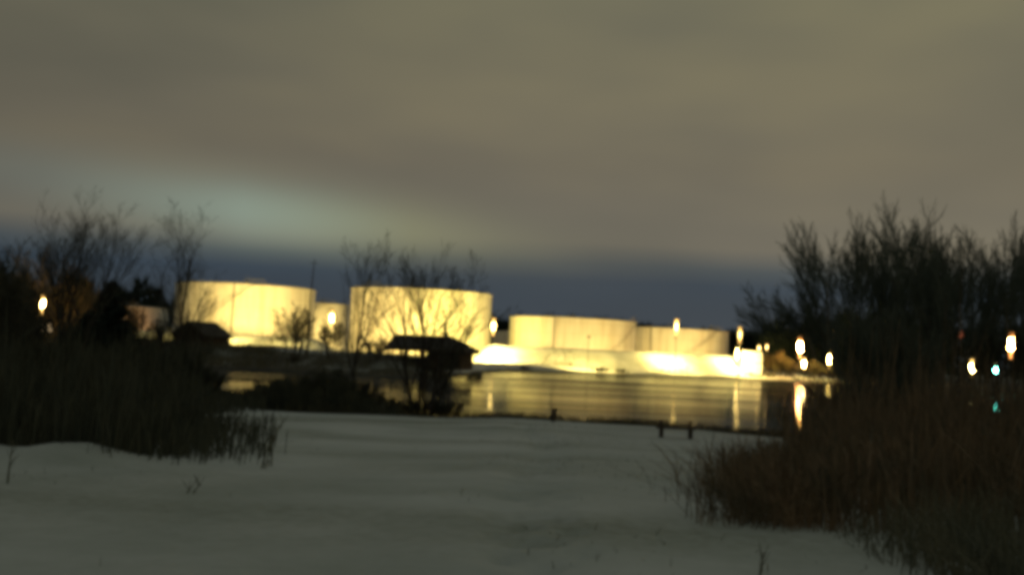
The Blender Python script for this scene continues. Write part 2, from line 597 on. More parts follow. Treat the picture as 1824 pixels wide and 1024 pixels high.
# ================================================================== tanks
def ring_mesh(r, zs, seg=128):
    v, f = [], []
    for z in zs:
        for k in range(seg):
            a = 2 * math.pi * k / seg
            v.append((r * math.cos(a), r * math.sin(a), z))
    for i in range(len(zs) - 1):
        for k in range(seg):
            k2 = (k + 1) % seg
            f.append((i * seg + k, i * seg + k2, (i + 1) * seg + k2, (i + 1) * seg + k))
    return v, f


def tank(label, X, Y, r, top, stair=-100, pipe=-70, platform=-60, z0=None, group='white storage tanks'):
    z0 = 0.9 if z0 is None else z0
    H = top - z0
    root = empty('storage_tank', (X, Y, z0))
    tag(root, label, 'storage tank', group)
    # shell: plate courses, each a hair proud of the next
    v, f = [], []
    nc = max(3, int(H / 2.3))
    for i in range(nc):
        rr = r + 0.010 * (nc - i)
        vv, ff = ring_mesh(rr, [H * i / nc, H * (i + 1) / nc])
        b = len(v)
        v += vv
        f += [tuple(b + q for q in face) for face in ff]
    mesh('shell', v, f, M['tank'], root, True)
    # roof
    seg = 128
    v = [(r * math.cos(2 * math.pi * k / seg), r * math.sin(2 * math.pi * k / seg), H) for k in range(seg)] + [(0, 0, H + r * 0.045)]
    mesh('roof', v, [(k, (k + 1) % seg, seg) for k in range(seg)], M['tank'], root)
    # curb girder
    v, f = [], []
    prof = [(r + 0.02, H - 0.28), (r + 0.20, H - 0.26), (r + 0.20, H - 0.16), (r + 0.04, H - 0.14), (r + 0.04, H + 0.02), (r - 0.1, H + 0.03)]
    for (pr, pz) in prof:
        for k in range(seg):
            a = 2 * math.pi * k / seg
            v.append((pr * math.cos(a), pr * math.sin(a), pz))
    for i in range(len(prof) - 1):
        for k in range(seg):
            k2 = (k + 1) % seg
            f.append((i * seg + k, i * seg + k2, (i + 1) * seg + k2, (i + 1) * seg + k))
    mesh('top_girder', v, f, M['tank'], root, False)
    # handrail on the roof edge near the platform
    mb = MB()
    a0 = R(platform)
    span = 4.5 / r
    npst = 7
    for k in range(npst):
        a = a0 - span / 2 + span * k / (npst - 1)
        p = Vector(((r - 0.05) * math.cos(a), (r - 0.05) * math.sin(a), H))
        mb.tube([p, p + Vector((0, 0, 1.1))], 0.03, 5)
    for hz in (0.55, 1.1):
        mb.tube([((r - 0.05) * math.cos(a0 - span / 2 + span * k / 8), (r - 0.05) * math.sin(a0 - span / 2 + span * k / 8), H + hz) for k in range(9)], 0.03, 5)
    mb.build('handrail', M['steel'], root)
    mb = MB()
    pc = Vector(((r + 0.55) * math.cos(a0), (r + 0.55) * math.sin(a0), H - 0.05))
    mb.box(pc, (1.1, 1.6, 0.06), a0)
    mb.build('gauge_platform', M['steel'], root)
    # spiral stair hugging the shell up to the platform
    mb, hr = MB(), MB()
    ns = int(H / 0.26)
    sweep = H / 0.75 / r
    st0 = a0 - sweep
    rail = []
    for k in range(ns):
        tt = (k + 0.5) / ns
        a = st0 + sweep * tt
        p = Vector(((r + 0.50) * math.cos(a), (r + 0.50) * math.sin(a), H * tt))
        mb.box(p, (0.75, 0.27, 0.04), a)
        q = Vector(((r + 0.88) * math.cos(a), (r + 0.88) * math.sin(a), H * tt))
        rail.append(q + Vector((0, 0, 1.0)))
        if k % 4 == 0:
            hr.tube([q, q + Vector((0, 0, 1.0))], 0.025, 4)
    hr.tube(rail, 0.03, 4)
    s = mb.build('stairway', M['steel'], root)
    hr.build('stair_rail', M['steel'], s)
    # a foam riser pipe and a cable duct up the shell
    mb = MB()
    a = R(pipe)
    p = Vector(((r + 0.22) * math.cos(a), (r + 0.22) * math.sin(a), 0))
    mb.tube([p, p + Vector((0, 0, H + 0.1)), p * 0.97 + Vector((0, 0, H + 0.35))], 0.11, 8)
    for k in range(int(H / 2.2)):
        mb.box(p * 0.995 + Vector((0, 0, 1.0 + 2.2 * k)), (0.22, 0.3, 0.08), a)
    mb.build('riser_pipe', M['steel_dark'], root)
    # manhole and inlet at the foot
    mb = MB()
    a = R(pipe - 14)
    p = Vector((r * math.cos(a), r * math.sin(a), 0.9))
    mb.tube([p * 0.995 + Vector((0, 0, 0.0045)), p * 1.02], 0.38, 14)
    mb.build('manhole', M['steel'], root)
    # vents
    mb = MB()
    mb.tube([(0, 0, H + r * 0.04), (0, 0, H + r * 0.045 + 0.7)], 0.25, 10)
    mb.tube([(0, 0, H + r * 0.045 + 0.7), (0, 0, H + r * 0.045 + 0.9)], [0.5, 0.1], 10)
    mb.build('roof_vent', M['steel'], root)
    return root


tank('big pale storage tank behind the dark hut, with a handrail on its rim', -62.2, 260, 16.0, 15.4, pipe=-86, platform=-70)
tank('tallest broad storage tank rising behind the pavilion', -21.0, 260, 16.4, 16.2, pipe=-150, platform=-128)
tank('low wide storage tank just above the brightly lit snow dike', 14.9, 265, 15.0, 11.5, pipe=-109, platform=-20)
tank('low storage tank half hidden behind another, by the tall dike lamp', 40.9, 285, 15.0, 10.7, pipe=-115, platform=-48)
tank('small dim brownish storage tank beyond the bare trees', -101.0, 300, 8.2, 10.3, pipe=-60, platform=-90)
tank('narrow storage tank in the gap between the two biggest tanks', -49.6, 291, 7.0, 13.3, pipe=-140, platform=-70)
tank('little far storage tank showing between the tallest tank and the low one', 1.0, 335, 6.5, 8.9, pipe=-60, platform=-80)

# ================================================================== lamps
GLOW = {}


def glow(c, s):
    k = (c, s)
    if k not in GLOW:
        GLOW[k] = mat_glow('lamp_glow', c, s)
    return GLOW[k]


SODIUM = (1.0, 0.68, 0.22)
WARM = (1.0, 0.70, 0.20)
ORANGE = (1.0, 0.46, 0.13)


def street_lamp(label, px, py, Y, col=WARM, s=400.0, size=1.0, name='street_lamp', cat='lamp', group='lamps beyond the pond', beam=None):
    p = at(px, py, Y)
    z0 = gz(p.x, Y)
    h = p.z - z0
    root = empty(name, (p.x, Y, z0 - 0.05))
    tag(root, label, cat, group)
    mb = MB()
    mb.tube([(0, 0, 0), (0, 0, 0.6), (0, 0, 0.65), (0, 0, max(h - 1.16 * size, 0.7))], [0.12, 0.12, 0.08, 0.055], 8)
    mb.build('post', M['steel_dark'], root)
    # lantern: glass above and below the bulb, its tinted glow standing in for halo
    mb = MB()
    mb.tube([(0, 0, h - 1.15 * size), (0, 0, h - 0.45 * size)], [0.07 * size, 0.16 * size], 10)
    lg = glow((col[0], col[1] * 0.8, col[2] * 0.6), min(3.0, s * 0.3))
    mb.build('lower_halo_glass', lg, root, True)
    mb = MB()
    mb.tube([(0, 0, h + 0.46 * size), (0, 0, h + 1.0 * size)], [0.18 * size, 0.20 * size], 10)
    mb.build('upper_halo_glass', glow((col[0], col[1] * 0.8, col[2] * 0.6), min(3.0, s * 0.3)), root, True)
    mb = MB()
    mb.tube([(0, 0, h - 0.44 * size), (0, 0, h + 0.45 * size)], [0.16 * size, 0.18 * size], 10)
    mb.build('bulb', glow(col, s), root, True)
    mb = MB()
    mb.tube([(0, 0, h + 1.01 * size), (0, 0, h + 1.07 * size), (0, 0, h + 1.2 * size)], [0.24 * size, 0.24 * size, 0.05 * size], 10)
    mb.build('cap', M['steel_dark'], root)
    if beam:                                    # added wide flood head on the same post, put in to brighten the dike
        MB().box((0, 0.45, h - 1.35 * size), (0.16, 0.9, 0.10)).build('added_flood_arm', M['steel_dark'], root)
        MB().box((0, 0.80, h - 1.35 * size - 0.12), (0.7, 0.4, 0.14)).build('added_flood_head', M['steel_dark'], root)
        ld = bpy.data.lights.new('flood_beam', 'SPOT')
        ld.energy = beam
        ld.color = WARM
        ld.spot_size = R(165)
        ld.spot_blend = 1.0
        ld.shadow_soft_size = 0.2
        lo = bpy.data.objects.new('flood_beam', ld)
        COL.objects.link(lo)
        lo.parent = root
        lo.location = (0, 0.85, h - 1.35 * size - 0.42)
        lo.rotation_euler = Vector((0, 0.62, -0.78)).to_track_quat('-Z', 'Y').to_euler()
    return root


def floodlight(label, X, Y, h, target, power, col=WARM, size=95, blend=0.7, kind='SPOT'):
    z0 = gz(X, Y)
    root = empty('floodlight', (X, Y, z0 - 0.05))
    tag(root, label, 'floodlight', 'floodlights aimed at the tanks')
    mb = MB()
    mb.tube([(0, 0, 0), (0, 0, h)], 0.05, 8)
    mb.build('post', M['steel_dark'], root)
    d = (Vector(target) - Vector((X, Y, z0 + h)))
    rz = math.atan2(d.y, d.x)
    mb = MB()
    hb = 0.5 if kind == 'SPOT' else 1.0
    mb.box((0, 0, h + 0.22), (0.22, hb, hb * 0.8), rz)
    mb.build('lamp_housing', M['steel_dark'], root)
    mb = MB()
    mb.box((0.125 * math.cos(rz), 0.125 * math.sin(rz), h + 0.22), (0.02, 0.44, 0.34), rz)
    mb.build('lens', glow(col, 30.0), root)
    ld = bpy.data.lights.new('flood_beam', kind)
    ld.energy = power
    ld.color = col
    if kind == 'SPOT':
        ld.spot_size = R(size)
        ld.spot_blend = blend
    ld.shadow_soft_size = 0.25 if kind == 'SPOT' else 0.12
    lo = bpy.data.objects.new('flood_beam', ld)
    COL.objects.link(lo)
    lo.parent = root
    lo.location = (0.30 * math.cos(rz), 0.30 * math.sin(rz), h + 0.22)
    lo.rotation_euler = d.to_track_quat('-Z', 'Y').to_euler()
    return root


# lamps seen lit in the photograph
street_lamp('single bright white lamp among the dark trees over the lit house', 76, 541, 120, SODIUM, 320, 0.95)
street_lamp('white lamp in front of the narrow tank between the two biggest tanks', 591, 566, 224, WARM, 60, 1.6)
street_lamp('lamp at the bright edge of the tallest tank', 879, 581, 219, WARM, 30, 1.6, beam=50000)
street_lamp('lamp standing in front of the half hidden low tank', 1205, 582, 225, WARM, 14, 1.5, beam=30000)
street_lamp('upper lamp near the end of the dike beside the white cabin', 1318, 596, 232, WARM, 7, 1.6, beam=26000)
street_lamp('short lamp right against the white cabin, below a taller lamp', 1313, 632, 236, WARM, 35, 1.4)
street_lamp('strong orange lamp over the lit shrubs on the far shore', 1425, 618, 237, ORANGE, 600, 2.1)
street_lamp('low yellow lamp just under the strong orange lamp', 1432, 648, 236.5, SODIUM, 150, 1.3)
street_lamp('low yellow lamp farthest along the lit shrubs', 1477, 640, 238, WARM, 500, 1.7)
street_lamp('faint high lamp above the lit shrubs', 1483, 597, 250, SODIUM, 5, 1.0)
street_lamp('weak yellow lamp seen through the middle of the big willows', 1610, 604, 262, SODIUM, 90, 1.3)
street_lamp('dim red lamp showing through the willow twigs', 1712, 598, 268, (1.0, 0.22, 0.10), 2.0, 1.1)
street_lamp('yellow lamp low in the willows beside the green signal', 1731, 655, 190, (1.0, 0.74, 0.25), 200, 1.5)
street_lamp('large orange lamp at the picture edge beyond the willows', 1801, 612, 150, ORANGE, 400, 1.7)
street_lamp('tiny yellow lamp on the roofline of the white cabin', 1352, 620, 243, SODIUM, 20, 0.7)
street_lamp('tiny yellow lamp just past the white cabin', 1366, 618, 246, SODIUM, 12, 0.7)


def signal(px, py, Y):
    p = at(px, py, Y)
    z0 = gz(p.x, Y)
    root = empty('traffic_signal', (p.x, Y, z0 - 0.05))
    tag(root, 'green lit traffic signal low in the willows', 'traffic light')
    h = p.z - z0
    MB().tube([(0, 0, 0), (0, 0, h - 0.5)], 0.06, 8).build('post', M['steel_dark'], root)
    mb = MB()
    mb.box((0, 0.16, h + 0.45), (0.42, 0.3, 1.7))
    for k in range(3):
        mb.box((0, -0.10, h + 0.28 + 0.52 * k), (0.34, 0.2, 0.03))
    mb.build('signal_head', M['steel_dark'], root)
    for k in range(3):
        mb = MB()
        mb.tube([(0, 0.01, h + 0.02 + 0.52 * k), (0, -0.05, h + 0.02 + 0.52 * k)], 0.42 if k == 0 else 0.16, 12)
        mb.build('signal_lens', glow((0.16, 1.0, 0.72), 160.0) if k == 0 else M['steel_dark'], root)


signal(1776, 659, 190)

# floodlights at the foot of the tanks
yy = float(shore_far(15.0)) + 3.0
floodlight('added slim mast floodlight filling the dim stretch of the dike', 15.0, yy, 6.5, (15.5, yy + 13, 2.0), 32000, WARM, 165, 1.0)  # added lamp, put in to fill the gap between the dike lamps
floodlight('added floodlight washing the snow at the hut end of the big tank', -68.0, 216, 1.6, (-68, 232, 4.5), 11000, WARM, 150, 1.0)  # added to lengthen the bright strip of snow
floodlight('added floodlight washing the snow at the mast end of the big tank', -46.0, 215, 1.8, (-46, 232, 4.5), 16000, WARM, 150, 1.0)  # likewise added, brightens the other end of the strip
floodlight('floodlight between the snow dike and the tank behind the hut', -57.0, 217, 1.6, (-60, 246, 6.5), 28000, WARM, 100)
floodlight('second floodlight on the dike before the tank behind the hut', -47.5, 228, 1.2, (-52, 250, 9.0), 26000, WARM, 100)
floodlight('floodlight beside the small dim brownish tank', -97.0, 284, 1.5, (-100, 294, 6), 1600, ORANGE, 110)
floodlight('floodlight before the narrow tank', -44.5, 276, 1.5, (-46, 286, 6), 7000, WARM, 110)
floodlight('floodlight low on the left foot of the tallest tank', -32.0, 226, 1.5, (-27, 246, 7.0), 36000, (1.0, 0.69, 0.19), 100)
floodlight('strong floodlight at the bright corner of the tallest tank', -8.5, 232, 1.5, (-11, 250, 7.0), 50000, (1.0, 0.77, 0.18), 110)
floodlight('floodlight behind the dike before the low wide tank', 6.0, 240, 1.0, (9, 252, 8.0), 2600, SODIUM, 140)
floodlight('another floodlight behind the dike before the low wide tank', 24.0, 243, 1.0, (22, 254, 8.0), 2800, WARM, 140)
floodlight('floodlight behind the dike before the half hidden low tank', 37.0, 258, 1.0, (38, 271, 8.0), 3600, WARM, 140)
floodlight('floodlight behind the dike at the end of the half hidden low tank', 50.0, 262, 1.0, (48, 273, 8.0), 3600, WARM, 140)


# ================================================================== buildings
def gable_house(name, label, cat, X, Y, rz, w, d, hw, hr, z0, wallm, roofm, over=0.4, open_bays=0, windows=()):
    """ridge along local x"""
    root = empty(name, (X, Y, z0), rz)
    tag(root, label, cat)
    mb = MB()
    mb.box((0, 0, hw / 2), (w, d, hw)) if not open_bays else None
    if open_bays:
        mb.box((w * 0.25 - 0.001, 0, hw / 2), (w * 0.5, d, hw))
        mb.box((-w * 0.25, d / 2 - 0.08, hw / 2), (w * 0.5 - 0.02, 0.16, hw))
    for sx in (-1, 1):
        if open_bays and sx == -1:
            continue
        x = sx * (w / 2 - 0.02)
        mb.slab([(x, -d / 2, hw), (x, d / 2, hw), (x, 0, hw + hr - 0.05)] if sx > 0 else [(x, d / 2, hw), (x, -d / 2, hw), (x, 0, hw + hr - 0.05)], 0.1)
    mb.build('wall', wallm, root)
    if open_bays:
        for k in range(3):
            MB().box((-w / 2 + 0.1 + k * w * 0.22, -d / 2 + 0.1, hw / 2), (0.16, 0.16, hw)).build('post', wallm, root)
    W = w / 2 + over
    D = d / 2 + over
    e = hw - hr * over / (d / 2) + 0.02
    top = hw + hr + 0.02
    for sy in (-1, 1):
        mb = MB()
        pts = [(-W, sy * D, e), (W, sy * D, e), (W, 0, top), (-W, 0, top)]
        if sy > 0:
            pts = pts[::-1]
        pts = [Vector(p) + Vector((0, 0, 0.14)) for p in pts]
        mb.slab(pts, 0.12)
        mb.build('roof_slope', roofm, root)
    for sx in (-1, 1):
        mb = MB()
        for sy in (-1, 1):
            mb.tube([(sx * (W + 0.03), sy * D, e + 0.02), (sx * (W + 0.03), 0, top + 0.02)], 0.12, 4)
        mb.build('bargeboard', wallm, root)
    for (wx, wz, ww, wh, lit) in windows:
        MB().box((wx, -d / 2 - 0.02, wz), (ww + 0.2, 0.06, wh + 0.2)).build('window_frame', M['white_metal'], root)
        MB().box((wx, -d / 2 - 0.055, wz), (ww, 0.03, wh)).build('pane', lit, root)
    return root


# open pavilion on the far point
p = at(769, 640, 139)
zg = gz(p.x, 141.0) - 0.1
root = empty('pavilion', (p.x, 140.5, zg), R(-14))
tag(root, 'dark open sided pavilion with a broad hipped roof, on the far point', 'pavilion')
w, d, hw, hr = 9.2, 6.4, at(770, 622, 139).z - zg, 1.55
e, tp = hw - 0.12, hw + hr
mb = MB()
mb.box((w * 0.26, 0, hw / 2 - 0.05), (w * 0.46, d - 0.8, hw - 0.1))
mb.build('wall', M['wood_dark'], root)
MB().box((-w * 0.24, 1.2, 0.55), (w * 0.5, 0.12, 1.1)).build('parapet', M['wood_dark'], root)
for k in range(3):
    for sy in (-1, 1):
        MB().box((-w / 2 + 0.25 + k * w * 0.20, sy * (d / 2 - 0.3), hw / 2), (0.2, 0.2, hw)).build('post', M['wood_dark'], root)
W, D = w / 2 + 0.55, d / 2 + 0.4
rx = W - 2.6
up = Vector((0, 0, 0.18))
for nm, pts in (('roof_slope', [(-W, -D, e), (W, -D, e), (rx, 0, tp), (-W, 0, tp)]), ('roof_slope', [(W, D, e), (-W, D, e), (-W, 0, tp), (rx, 0, tp)]), ('roof_hip', [(W, -D, e), (W, D, e), (rx, 0, tp)])):
    MB().slab([Vector(q) + up for q in pts], 0.15).build(nm, M['roof_dark'], root)
MB().slab([(-W + 0.1, D - 0.3, e), (-W + 0.1, -D + 0.3, e), (-W + 0.1, 0, tp - 0.05)], 0.1).build('gable_board', M['wood_dark'], root)
mb = MB()
for q0, q1 in (((-W, -D), (W, -D)), ((W, -D), (W, D)), ((W, D), (-W, D))):
    mb.tube([(q0[0], q0[1], e - 0.06), (q1[0], q1[1], e - 0.06)], 0.17, 4)
mb.build('fascia', M['wood_dark'], root)
MB().box((rx - 0.9, 0.2, tp + 0.25), (0.5, 0.5, 0.9)).build('branch_stub_block', M['wood_dark'], root)  # block standing for a tree's branch stub above the ridge
# hut among the trees on the dark bank
p = at(358, 612, 152)
gable_house('hut', 'small black gabled hut on the dark bank before the big tank', 'hut', p.x, 152.0, R(70), 5.6, 5.4, 1.45, 1.75, gz(p.x, 152) - 0.15, M['wood_dark'], M['roof_dark'], 0.35)
# house with lit windows beyond the trees
p = at(138, 590, 262)
win = glow((1.0, 0.70, 0.36), 1.4)
win2 = glow((1.0, 0.62, 0.28), 0.55)
hw0 = gz(p.x, 262)
gable_house('house', 'dark house with a few lit windows behind the trees', 'house', p.x, 262, R(4), 17.0, 8.0, 4.2, 2.6, hw0 - 0.1, M['brick_dark'], M['roof_dark'], 0.4, 0,
            [(-7.1, 2.3, 1.0, 1.6, win), (-5.0, 2.3, 1.0, 1.6, win), (2.4, 2.4, 0.9, 1.9, win2), (4.2, 2.4, 1.2, 1.9, win2), (6.4, 2.4, 0.9, 1.9, win2)])


def cabin(px0, px1, py0, py1, Y):
    a, b = at(px0, py1, Y), at(px1, py0, Y)
    w = b.x - a.x
    cx = (a.x + b.x) / 2
    z0 = gz(cx, Y) - 0.05
    h = b.z - z0
    root = empty('site_cabin', (cx, Y + 1.5, z0))
    tag(root, 'glaring white flat roofed cabin at the end of the dike', 'cabin')
    for k in range(2):
        MB().box((0, 0, 0.25 + (k + 0.5) * (h - 0.25) / 2), (w, 3.0, (h - 0.25) / 2 - 0.14)).build('wall_module', M['white_metal'], root)
    MB().box((0, 0, 0.25 + (h - 0.25) / 2), (w - 0.1, 2.9, 0.2)).build('seam', M['steel_dark'], root)
    MB().box((0, 0, h + 0.03), (w + 0.3, 3.3, 0.12)).build('roof', M['roof_dark'], root)
    MB().box((0, 0, 0.13), (w - 0.3, 2.7, 0.28)).build('base', M['steel_dark'], root)
    for sx in (-0.28, 0.22):
        MB().box((sx * w, -1.53, h * 0.27), (0.8, 0.05, 0.7)).build('window', M['white_metal'], root)
    return root


cabin(1322, 1358, 626, 660, 237.5)
floodlight('floodlight on the shore in front of the white cabin', at(1336, 660, 232).x, 231.0, 0.8, (at(1340, 645, 238).x, 238, 3.0), 1500, WARM, 120)

# mast
p = at(547, 640, 150)
root = empty('mast', (p.x, 150, gz(p.x, 150) - 0.1))
tag(root, 'very slim tall mast standing before the edge of the big tank', 'mast')
zt = at(546, 460, 150).z - gz(p.x, 150)
MB().tube([(0, 0, 0), (0, 0, zt * 0.6), (0.25, 0, zt)], [0.13, 0.10, 0.05], 8).build('pole', M['steel_dark'], root)
MB().box((0.2, 0, zt - 0.5), (1.1, 0.06, 0.06)).build('crossarm', M['steel_dark'], root)

# bench near the shore
p = at(1203, 792, 41)
root = empty('bench', (p.x, 41.0, gz(p.x, 41) - 0.03), R(-4))
tag(root, 'low dark bench standing in the snow near the water', 'bench')
for k in range(3):
    MB().box((0, -0.16 + 0.16 * k, 0.40), (1.45, 0.14, 0.06)).build('seat_slat', M['wood_dark'], root)
for sx in (-1, 1):
    mb = MB()
    mb.box((sx * 0.53, 0, 0.18), (0.14, 0.40, 0.36))
    mb.box((sx * 0.53, 0.27, 0.33), (0.12, 0.09, 0.66))
    mb.build('leg', M['wood_dark'], root)

p = at(985, 753, 57.5)
root = empty('marker_post', (p.x, 57.5, gz(p.x, 57.5) - 0.05))
tag(root, 'short dark post at the edge of the pond', 'post')
MB().tube([(0, 0, 0), (0.04, 0, 0.55), (0.05, 0, 0.58)], [0.13, 0.12, 0.07], 8).build('shaft', M['wood_dark'], root)
MB().box((0.06, 0, 0.66), (0.30, 0.10, 0.16)).build('board', M['wood_dark'], root)


# ================================================================== woody plants
def grow(bins, p, d, L, r, lvl, P, rg):
    n = P['seg'][min(lvl, len(P['seg']) - 1)]
    pts, rad = [p.copy()], [r]
    dirs = [d.copy()]
    step = L / n
    for i in range(n):
        w = P['wander'] * (1 + 0.12 * lvl)
        d = d + Vector((rg.gauss(0, w), rg.gauss(0, w), rg.gauss(0, w * 0.5) + P['up'] * (0.5 if lvl == 0 else 1.0)))
        d.normalize()
        p = p + d * step
        pts.append(p.copy())
        dirs.append(d.copy())
        rad.append(max(r * (1 - (i + 1) / n * (0.72 if lvl < 2 else 0.6)), P['rmin']))
    if lvl > 0 and min(q.z for q in pts) < P.get('zmin', -1):     # twigs browsed and flooded off below this height
        return
    sides = 6 if lvl == 0 else (5 if lvl == 1 else 3)
    bins[0 if lvl <= P['trunk_lv'] else 1].tube(pts, rad, sides, lvl <= 1)
    if lvl >= P['max']:
        return
    nk = P['kids'][lvl]
    for k in range(nk):
        t = P['first'][lvl] + (1 - P['first'][lvl]) * (k + rg.random()) / nk
        t = min(t, 0.985)
        fi = t * n
        i = int(fi)
        fr = fi - i
        q = pts[i].lerp(pts[i + 1], fr)
        dd = dirs[i + 1]
        a = R(rg.gauss(P['ang'][lvl], 9))
        az = rg.uniform(0, 2 * math.pi)
        x = dd.orthogonal().normalized()
        y = dd.cross(x)
        nd = dd * math.cos(a) + (x * math.cos(az) + y * math.sin(az)) * math.sin(a)
        nl = L * P['ratio'][lvl] * (1.15 - 0.55 * t) * rg.uniform(0.75, 1.25)
        nr = max((rad[i] * (1 - fr) + rad[i + 1] * fr) * P['rr'], P['rmin'])
        grow(bins, q, nd, nl, nr, lvl + 1, P, rg)


TREE = dict(seg=[7, 6, 4, 3, 2], wander=0.045, up=0.05, trunk_lv=1, max=4, kids=[9, 7, 5, 3], first=[0.15, 0.2, 0.2, 0.15],
            ang=[28, 26, 27, 30], ratio=[0.66, 0.5, 0.55, 0.55], rr=0.6, rmin=0.006)
SHRUB = dict(seg=[5, 4, 3, 2], wander=0.05, up=0.06, trunk_lv=0, max=3, kids=[9, 7, 5], first=[0.25, 0.2, 0.15],
             ang=[28, 30, 34], ratio=[0.5, 0.48, 0.5], rr=0.6, rmin=0.006)


def woody(name, label, cat, X, Y, h, seed, stems=1, spread=10, P=TREE, r0=None, lean=(0, 0), mats=('bark', 'twig'), group=None, base_r=0.1, parts=('trunk', 'crown'), dz=0.0):
    rg = random.Random(seed)
    z0 = gz(X, Y)
    root = empty(name, (X, Y, z0 - 0.1 + dz))
    tag(root, label, cat, group)
    b0, b1 = MB(), MB()
    for s in range(stems):
        az = 2 * math.pi * (s + rg.random() * 0.7) / max(stems, 1)
        a = R(abs(rg.gauss(spread, spread * 0.35))) if stems > 1 else R(rg.uniform(0, spread * 0.3))
        d = Vector((math.cos(az) * math.sin(a) + lean[0], math.sin(az) * math.sin(a) + lean[1], math.cos(a))).normalized()
        hh = h * rg.uniform(0.72, 1.0) if stems > 1 else h
        p = Vector((math.cos(az) * base_r * rg.random(), math.sin(az) * base_r * rg.random(), 0))
        grow((b0, b1), p, d, hh, (r0 or h * 0.014) * rg.uniform(0.8, 1.1), 0, P, rg)
    b0.build(parts[0], M[mats[0]], root, True)
    b1.build(parts[1], M[mats[1]], root, False)
    return root


def P_(base, **kw):
    d = dict(base)
    d.update(kw)
    return d


def xat(px, Y):
    return at(px, 620, Y).x


# the bare trees, left to right
woody('bare_tree', 'tall bare multi stemmed tree above the single white lamp', 'tree', xat(128, 74), 74, 9.5, 3, 4, 15, P_(TREE, up=0.05), 0.14, group='bare trees by the pond', base_r=0.5)
woody('bare_tree', 'bare tree with a long top twig at the near edge of the big tank', 'tree', xat(308, 78), 78, 9.2, 8, 1, 8, P_(TREE, kids=[10, 6, 5, 3], ang=[30, 30, 34, 38]), 0.17, group='bare trees by the pond')
woody('bare_tree', 'slim forked bare tree close beside the dark hut', 'tree', xat(338, 84), 84, 6.6, 21, 2, 12, P_(TREE, kids=[7, 5, 5, 3]), 0.09, group='bare trees by the pond')
woody('bare_tree', 'slender bare tree crossing the gap beside the narrow tank', 'tree', xat(636, 61), 60.5, 6.9, 5, 1, 4, P_(TREE, kids=[10, 6, 4, 2], ang=[22, 24, 28, 30], up=0.06, rmin=0.007), 0.10, group='bare trees by the pond')
woody('bare_tree', 'bare tree leaning over the roof of the pavilion', 'tree', xat(752, 63), 61.0, 6.8, 14, 2, 13, P_(TREE, kids=[8, 6, 4, 2], ang=[26, 26, 28, 30], rmin=0.007), 0.12, lean=(-0.06, 0), group='bare trees by the pond', base_r=0.25)
woody('bare_tree', 'widest bare tree with several trunks in front of the pavilion', 'tree', xat(775, 62), 60.2, 6.5, 31, 3, 14, P_(TREE, kids=[8, 6, 4, 2], ang=[26, 26, 28, 30], rmin=0.007), 0.12, lean=(0.05, 0), group='bare trees by the pond', base_r=0.3)
woody('bare_tree', 'thin bare sapling at the edge of the reflections, past the pavilion trees', 'tree', xat(806, 62), 60.4, 3.2, 33, 2, 14, P_(TREE, max=3, kids=[6, 5, 4, 0]), 0.05, group='bare trees by the pond')
woody('shrub', 'bushy bare shrub before the foot of the big tank', 'shrub', xat(523, 142), 142.5, 5.8, 41, 9, 15, P_(SHRUB, kids=[9, 7, 5], rmin=0.013), 0.06, group='bare shrubs round the pond', parts=('stems', 'twigs'), base_r=0.8)
woody('shrub', 'low bare shrub on the dark bank beside the slim mast', 'shrub', xat(585, 140), 141, 4.2, 43, 7, 20, P_(SHRUB, rmin=0.014), 0.05, group='bare shrubs round the pond', parts=('stems', 'twigs'), base_r=0.8)
woody('shrub', 'low tangled shrub on the lit bank beside the pavilion', 'shrub', xat(668, 137), 138.5, 3.0, 45, 8, 28, P_(SHRUB, rmin=0.012), 0.04, group='bare shrubs round the pond', parts=('stems', 'twigs'), base_r=1.0)
woody('shrub', 'small bare bush on the tip of the point past the pavilion', 'shrub', xat(846, 138), 139.0, 1.5, 46, 8, 30, P_(SHRUB, rmin=0.012), 0.03, group='bare shrubs round the pond', parts=('stems', 'twigs'), base_r=0.8)
# dense growth at the left picture edge
woody('shrub', 'dense bare thicket at the picture edge beside the single white lamp', 'shrub', xat(-8, 66), 66, 6.2, 51, 10, 18, P_(SHRUB, kids=[11, 8, 6], rmin=0.010), 0.07, group='bare shrubs round the pond', parts=('stems', 'twigs'), base_r=1.2)
woody('shrub', 'bare thicket under the tall multi stemmed tree', 'shrub', xat(45, 72), 72, 3.8, 52, 10, 20, P_(SHRUB, kids=[11, 8, 6], rmin=0.010), 0.06, group='bare shrubs round the pond', parts=('stems', 'twigs'), base_r=1.3)
woody('shrub', 'bare thicket between the evergreen and the hut', 'shrub', xat(262, 90), 90, 5.2, 53, 9, 20, P_(SHRUB, kids=[10, 8, 5], rmin=0.011), 0.06, group='bare shrubs round the pond', parts=('stems', 'twigs'), base_r=1.3)
for i, (px, Y, h, lab) in enumerate([(22, 127, 9.5, 'lamp lit bare tree at the picture edge behind the thicket'),
                                     (112, 129, 9.0, 'lamp lit bare tree right behind the single white lamp'),
                                     (165, 131, 8.0, 'lamp lit bare tree between the tall bare tree and the evergreen'),
                                     (232, 133, 7.0, 'lamp lit bare tree in front of the brownish tank')]):
    woody('bare_tree', lab, 'tree', xat(px, Y), Y, h, 140 + i, 3, 14, P_(TREE, rmin=0.014, first=[0.08, 0.15, 0.2, 0.15]), 0.11, mats=('bark', 'reed_red'), group='bare trees round the lit house')
